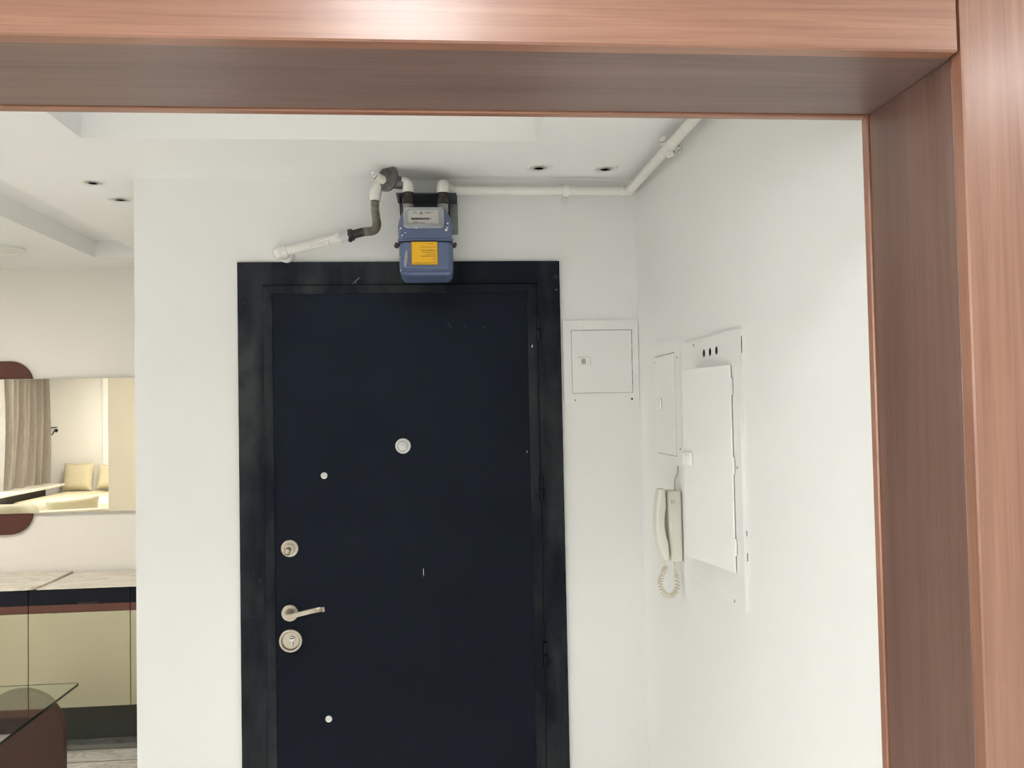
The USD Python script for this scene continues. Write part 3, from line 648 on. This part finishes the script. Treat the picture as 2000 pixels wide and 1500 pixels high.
obj('supply_wire', sweep(spline([(.680, 2.375, 1.476), (.679, 2.375, 1.455), (.672, 2.378, 1.440), (.671, 2.378, 1.425), (.671, 2.378, 1.402)], 14), .0022, 6), GREYP, ph, label='dark grey wire coming down from the panel')

# ------------------------------------------------------------------ downlights and ceiling lamps
def downlight(x, y, label):
    t = thing('downlight', label, 'downlight', (x, y, ZC), group='unlit downlights in the entrance ceiling')
    obj('trim_ring', lathe([(0.001, .044), (-.003, .043), (-.0045, .039), (-.003, .032), (.002, .030)], (x, y, ZC), (0, 0, 1), 32), WHITEP, t)
    obj('lens', lathe([(-.0022, .0), (-.002, .028), (.001, .031)], (x, y, ZC), (0, 0, 1), 28), LENS, t)
    obj('inner_ring', lathe([(-.0030, .020), (-.0045, .018), (-.0045, .015), (-.0030, .014)], (x, y, ZC), (0, 0, 1), 24), GREYP, t)


downlight(.336, 2.698, 'unlit recessed round downlight in the entrance ceiling, left of the two above the white pipe')
downlight(.556, 2.706, 'unlit recessed round downlight in the entrance ceiling, nearest the pipe corner')
downlight(-1.144, 2.898, 'unlit recessed round downlight at the left of the wall end, nearer to the viewer')
downlight(-1.137, 3.123, 'unlit recessed round downlight at the left, right beside the edge of the wall')


def round_lamp(x, y, z, r, mat, label, lit=True):
    t = thing('ceiling_lamp', label, 'ceiling lamp', (x, y, z))
    obj('lamp_ring', lathe([(0, r), (-.012, r), (-.016, r - .004), (-.016, r - .012), (-.010, r - .014)], (x, y, z), (0, 0, 1), 48), WHITEP, t)
    obj('diffuser', lathe([(-.013, 0), (-.0128, r - .014), (-.008, r - .013)], (x, y, z), (0, 0, 1), 48), mat, t)


round_lamp(-2.005, 4.022, ZC, .108, WHITEP, 'flat round ceiling lamp, switched off, in the lowered ceiling at far left')
round_lamp(-.06, .11, CEIL2, .17, GLOW_DISC, 'small round ceiling lamp above the viewer, in front of the wooden opening')
round_lamp(1.52, -.16, CEIL2, .15, GLOW_DISC, 'small round ceiling lamp to the right of the viewer, by the side wall')
round_lamp(-3.9, -2.2, CEIL2, .22, GLOW_WARM, 'round warm ceiling lamp in the middle of the living room')
round_lamp(-4.9, -3.6, CEIL2, .22, GLOW_WARM, 'round warm ceiling lamp over the corner sofa')
round_lamp(-2.5, 2.75, ZC, .20, GLOW_DINE, 'round warm ceiling lamp over the glass table, left of the view')
for (x_, y_), where in zip(ADDED_SPOTS_NEAR + ADDED_SPOTS_FAR, ('left one in the entrance tray', 'right one in the entrance tray', 'left in front of the rear window', 'middle in front of the rear window', 'right in front of the rear window')):
    t = thing('downlight', 'added unseen downlight, ' + where, 'downlight', (x_, y_, Z_TRAY if y_ > 1 else CEIL2), group='added downlights out of view')  # housing for a lamp put in only for its bounce light
    obj('trim_ring', lathe([(0, .052), (-.004, .050), (-.005, .044), (-.003, .040), (-.0005, .039)], (x_, y_, Z_TRAY if y_ > 1 else CEIL2), (0, 0, 1), 28), WHITEP, t)

# ------------------------------------------------------------------ living side: mirror, sideboard, table, rug
mi = thing('wall_mirror', 'long frameless wall mirror over a rounded brown backing panel above the sideboard', 'mirror', (-2.2, 4.62, 1.5))
obj('mirror_glass', rb(-3.30, -1.44, 4.589, 4.597, 1.1555, 1.857, .0015), MIRROR, mi)
obj('backing_panel', plate(rrect(-2.80, 1.047, -2.129, 1.952, .112), 'y', 4.599, 4.6195), BROWN, mi, label='rounded brown panel')

ZT = .838; YF = 4.178
sb = thing('sideboard', 'wall-hung sideboard with cream doors, brown rail and navy drawer band below the mirror', 'sideboard', (-2.2, 4.4, .28))
obj('body', bx(-3.40, -1.02, YF + .02, 4.618, .281, ZT - .002), DARK, sb)
ED = [-3.345, -2.881, -2.416, -1.9515, -1.4865, -1.022]
for x0, x1 in zip(ED, ED[1:]):
    dw = obj('drawer_front', rb(x0 + .0015, x1 - .0015, YF, YF + .019, .765, ZT - .001, .001), NAVY, sb)
    xc = x0 + .58 * (x1 - x0)
    obj('finger_pull', rb(xc - .045, xc + .045, YF - .003, YF + .002, .766, .774, .001), BLACKM, dw)
    obj('rail', rb(x0 + .0012, x1 - .0012, YF - .001, YF + .019, .728, .7645, .001), BROWN_STRIP, sb)
    obj('door', rb(x0 + .0018, x1 - .0018, YF - .002, YF + .018, .281, .7268, .0012), CREAM, sb)
obj('plinth', bx(-3.40, -1.02, 4.54, 4.615, 0, .281), DARK, sb)
s1 = Polygon([(-3.40, YF - .004), (-1.975, YF - .004)] + [(-1.975 + .06 * math.sin(t), YF + .056 - .06 * math.cos(t)) for t in np.linspace(.1, math.pi / 2, 9)] + [(-1.925, 4.6), (-3.40, 4.6)])
obj('marble_slab', [plate(s1, 'z', ZT + .0005, ZT + .013)], MARBLE, label='veined cream marble slab with a rounded corner on the left part of the sideboard', cat='marble slab')
obj('slab_edge', plate(Polygon([(-1.9235, YF + .07), (-1.9135, YF + .07), (-1.9135, 4.6), (-1.9235, 4.6)]), 'z', ZT - .0002, ZT + .002), BROWN_STRIP, sb)
obj('marble_slab', [bx(-1.9130, -1.02, YF - .002, 4.6, ZT + .0005, ZT + .004)], MARBLE, smooth=False, label='veined cream marble slab on the right part of the sideboard, meeting the white wall end', cat='marble slab')

ct = thing('coffee_table', 'low table with a green-tinted glass top on a dark brown arched slab leg', 'coffee table', (-1.9, 3.4, 0))
TX, TY0, TY1, TZ = -1.572, 2.62, 3.815, .505
gt = plate(rrect(-2.30, TY0, TX, TY1, .012), 'z', TZ - .010, TZ)
obj('glass_top', gt, GLASS, ct, smooth=False)
obj('glass_edge', plate(rrect(-2.3006, TY0 - .0006, TX + .0006, TY1 + .0004, .0124).difference(rrect(-2.2995, TY0 + .0005, TX - .0005, TY1 - .0008, .0115)), 'z', TZ - .0102, TZ - .0004), GLASS_EDGE, ct, label='dark green polished edge of the glass', smooth=False)
for yc in (3.775, 2.75):
    LX, LR = -1.792, .178
    arch = Polygon([(LX - LR, .0069), (LX + LR, .0069)] + [(LX + LR * math.cos(t), TZ - .0105 - LR + LR * math.sin(t)) for t in np.linspace(0, math.pi, 40)])
    obj('arched_leg', plate(arch, 'y', yc - .016, yc + .016), LEG_BROWN, ct)

rg = thing('rug', 'cream and grey patterned flat rug on the marble floor under the glass table', 'rug', (-2.6, 3.3, 0))
RX0, RX1, RY0, RY1 = -3.9, -1.02, 2.3, 4.44
obj('rug_field', bx(RX0 + .05, RX1 - .05, RY0 + .05, RY1 - .05, .0005, .006), RUG, rg)


def ring_band(i0, i1):
    return plate(sbox(RX0 + i0, RY0 + i0, RX1 - i0, RY1 - i0).difference(sbox(RX0 + i1, RY0 + i1, RX1 - i1, RY1 - i1)), 'z', .0006, .0066)


obj('rug_border', ring_band(0, .052), RUG_LIGHT, rg, smooth=False)
for i0 in (.056, .215):
    obj('border_stripe', ring_band(i0, i0 + .010), RUG_DARK, rg, smooth=False)
    obj('border_stripe', ring_band(i0 + .011, i0 + .025), RUG_LIGHT, rg, smooth=False)

# ------------------------------------------------------------------ what the mirror shows
def drape(y0, y1, z0, z1, x, amp, waves, seed, thick, gather=0.0, lean=0.0):
    r_ = np.random.default_rng(seed); nu, nv = waves * 10 + 1, 28
    ph_ = np.cumsum(r_.uniform(.75, 1.3, nu)); ph_ = ph_ / ph_[-1] * waves * 2 * math.pi; am = np.interp(np.arange(nu), np.linspace(0, nu, waves * 2), r_.uniform(.5, 1.2, waves * 2))
    V = []
    for j in range(nv):
        f = j / (nv - 1); z = z1 + (z0 - z1) * f
        for i in range(nu):
            u = i / (nu - 1); y = y0 + (y1 - y0) * (u + (gather * (f ** 2) * (.5 - u) * .6)) + .03 * math.sin(5 * f + ph_[i] * .5) * f + lean * f * f
            V.append((x + amp * am[i] * (.7 + .5 * f) * math.sin(ph_[i] + .8 * f), y, z))
    V = np.array(V); W = V.copy(); W[:, 0] += thick
    i, j = np.meshgrid(np.arange(nv - 1), np.arange(nu - 1), indexing='ij'); a_ = (i * nu + j).ravel(); N = len(V)
    F = np.vstack([np.column_stack([a_, a_ + 1, a_ + nu + 1]), np.column_stack([a_, a_ + nu + 1, a_ + nu])])
    rim = [k for k in range(nu)] + [k * nu + nu - 1 for k in range(1, nv)] + [(nv - 1) * nu + k for k in range(nu - 2, -1, -1)] + [k * nu for k in range(nv - 2, 0, -1)]
    S = [f_ for a1_, b1_ in zip(rim, rim[1:] + rim[:1]) for f_ in ((a1_, b1_, b1_ + N), (a1_, b1_ + N, a1_ + N))]
    m = trimesh.Trimesh(np.vstack([V, W]), np.vstack([F, F[:, ::-1] + N, S]), process=False); m.fix_normals(); return m


cu = thing('curtain', 'gathered taupe curtain hanging at the window corner, reflected in the mirror', 'curtain', (-6.45, -4.5, 2.44))
obj('curtain_cloth', drape(-5.10, -3.82, .605, 2.44, -6.42, .12, 7, 3, .006, -.06, .20), CURTAIN, cu, smooth=60)
sh = thing('sheer_curtain', 'white sheer curtain glowing with daylight at the left edge of the mirror', 'curtain', (-6.55, -1.8, 2.44))
obj('sheer_cloth', drape(-4.95, .60, .605, 2.44, -6.60, .025, 26, 5, .001), SHEER, sh, smooth=60)
obj('curtain_rail', [bx(-6.70, -6.38, -5.42, .75, 2.44, 2.47)], WHITEP, label='white curtain rail above the window', cat='curtain rail')
sl = thing('window_shelf', 'white marble-topped window shelf with dark underside below the curtain', 'shelf', (-6.4, -2.4, .55))
obj('shelf_top', rb(-6.698, -6.03, -4.95, .75, .555, .60, .012), MARBLE, sl)
obj('shelf_base', bx(-6.698, -6.32, -4.93, .75, 0, .555), plain('grey_shelf_base', (.12, .105, .10), .6), sl)
hk = thing('tieback_hook', 'small dark metal tieback hook on the wall beside the taupe curtain', 'tieback hook', (-6.36, -5.45, 1.43))
obj('hook_plate', lathe([(0, .03), (.006, .028), (.010, .012), (.05, .010)], (-6.38, -5.45, 1.44), (0, 1, 0), 20), UNION, hk)
obj('hook_arm', sweep(spline([(-6.38, -5.40, 1.44), (-6.38, -5.36, 1.42), (-6.39, -5.35, 1.39), (-6.42, -5.37, 1.37)], 12), .008, 8), UNION, hk)
obj('hook_cap', rb(-6.43, -6.34, -5.41, -5.34, 1.485, 1.50, .005), UNION, hk)

so = thing('sofa', 'low cream corner sofa against the rear wall, reflected in the mirror', 'sofa', (-4.8, -4.5, 0))
for x0, x1 in ((-6.20, -5.475), (-5.465, -4.74), (-4.73, -4.0)):
    obj('seat_cushion', rb(x0, x1, -5.43, -3.55, .22, .445, .075, 2), SOFA, so)
obj('base', rb(-6.16, -4.0, -5.42, -3.60, .03, .215, .05, 2), SOFA, so)


def cushion(name_label, x, y, z, w_, h_, t_, tilt, yaw, rollr=0):
    m = pillow(w_, h_, t_)
    T = trimesh.transformations
    m.apply_transform(T.concatenate_matrices(T.translation_matrix((x, y, z)), T.rotation_matrix(math.radians(yaw), (0, 0, 1)), T.rotation_matrix(math.radians(tilt), (1, 0, 0)), T.rotation_matrix(math.radians(rollr), (0, 1, 0))))
    obj('cushion', m, CUSHION, label=name_label, cat='cushion', group='cushions in the mirror', smooth=60)


cushion('square beige cushion leaning on the rear wall, left of two in the mirror', -5.93, -5.20, .680, .50, .46, .16, 16, 4)
cushion('square beige cushion cut off by the beige strip in the mirror', -5.36, -5.20, .665, .52, .40, .15, 16, -8, 3)
ns = thing('sofa', 'cream sofa with its back to the mirror, only the top of its back showing', 'sofa', (-3.6, -.4, 0))
PIV = (-4.36, -.30, 0)
obj('backrest', turned(rb(-4.36, -2.75, -.50, -.30, .06, .640, .03, 2), (0, 0, 1), -12, PIV), SOFA, ns)
obj('seat', turned(rb(-4.36, -2.75, -1.35, -.505, .06, .40, .05, 2), (0, 0, 1), -12, PIV), SOFA, ns)
cushion('beige cushion lying behind the near sofa back, its upper edge showing in the mirror', -4.20, -.86, .575, .56, .30, .14, 18, -12, -5)
ac = thing('armchair', 'rounded cream armchair arm at the lower left of the mirror', 'armchair', (-4.7, .2, 0))
obj('arm', rb(-5.35, -4.13, .02, .36, .05, .775, .10, 2), SOFA, ac)
obj('seat', rb(-5.35, -4.85, -.85, .01, .05, .42, .08, 2), SOFA, ac)
cushion('pale cushion on the armchair at the left edge of the mirror', -5.10, -.17, .66, .46, .44, .16, 18, 4)
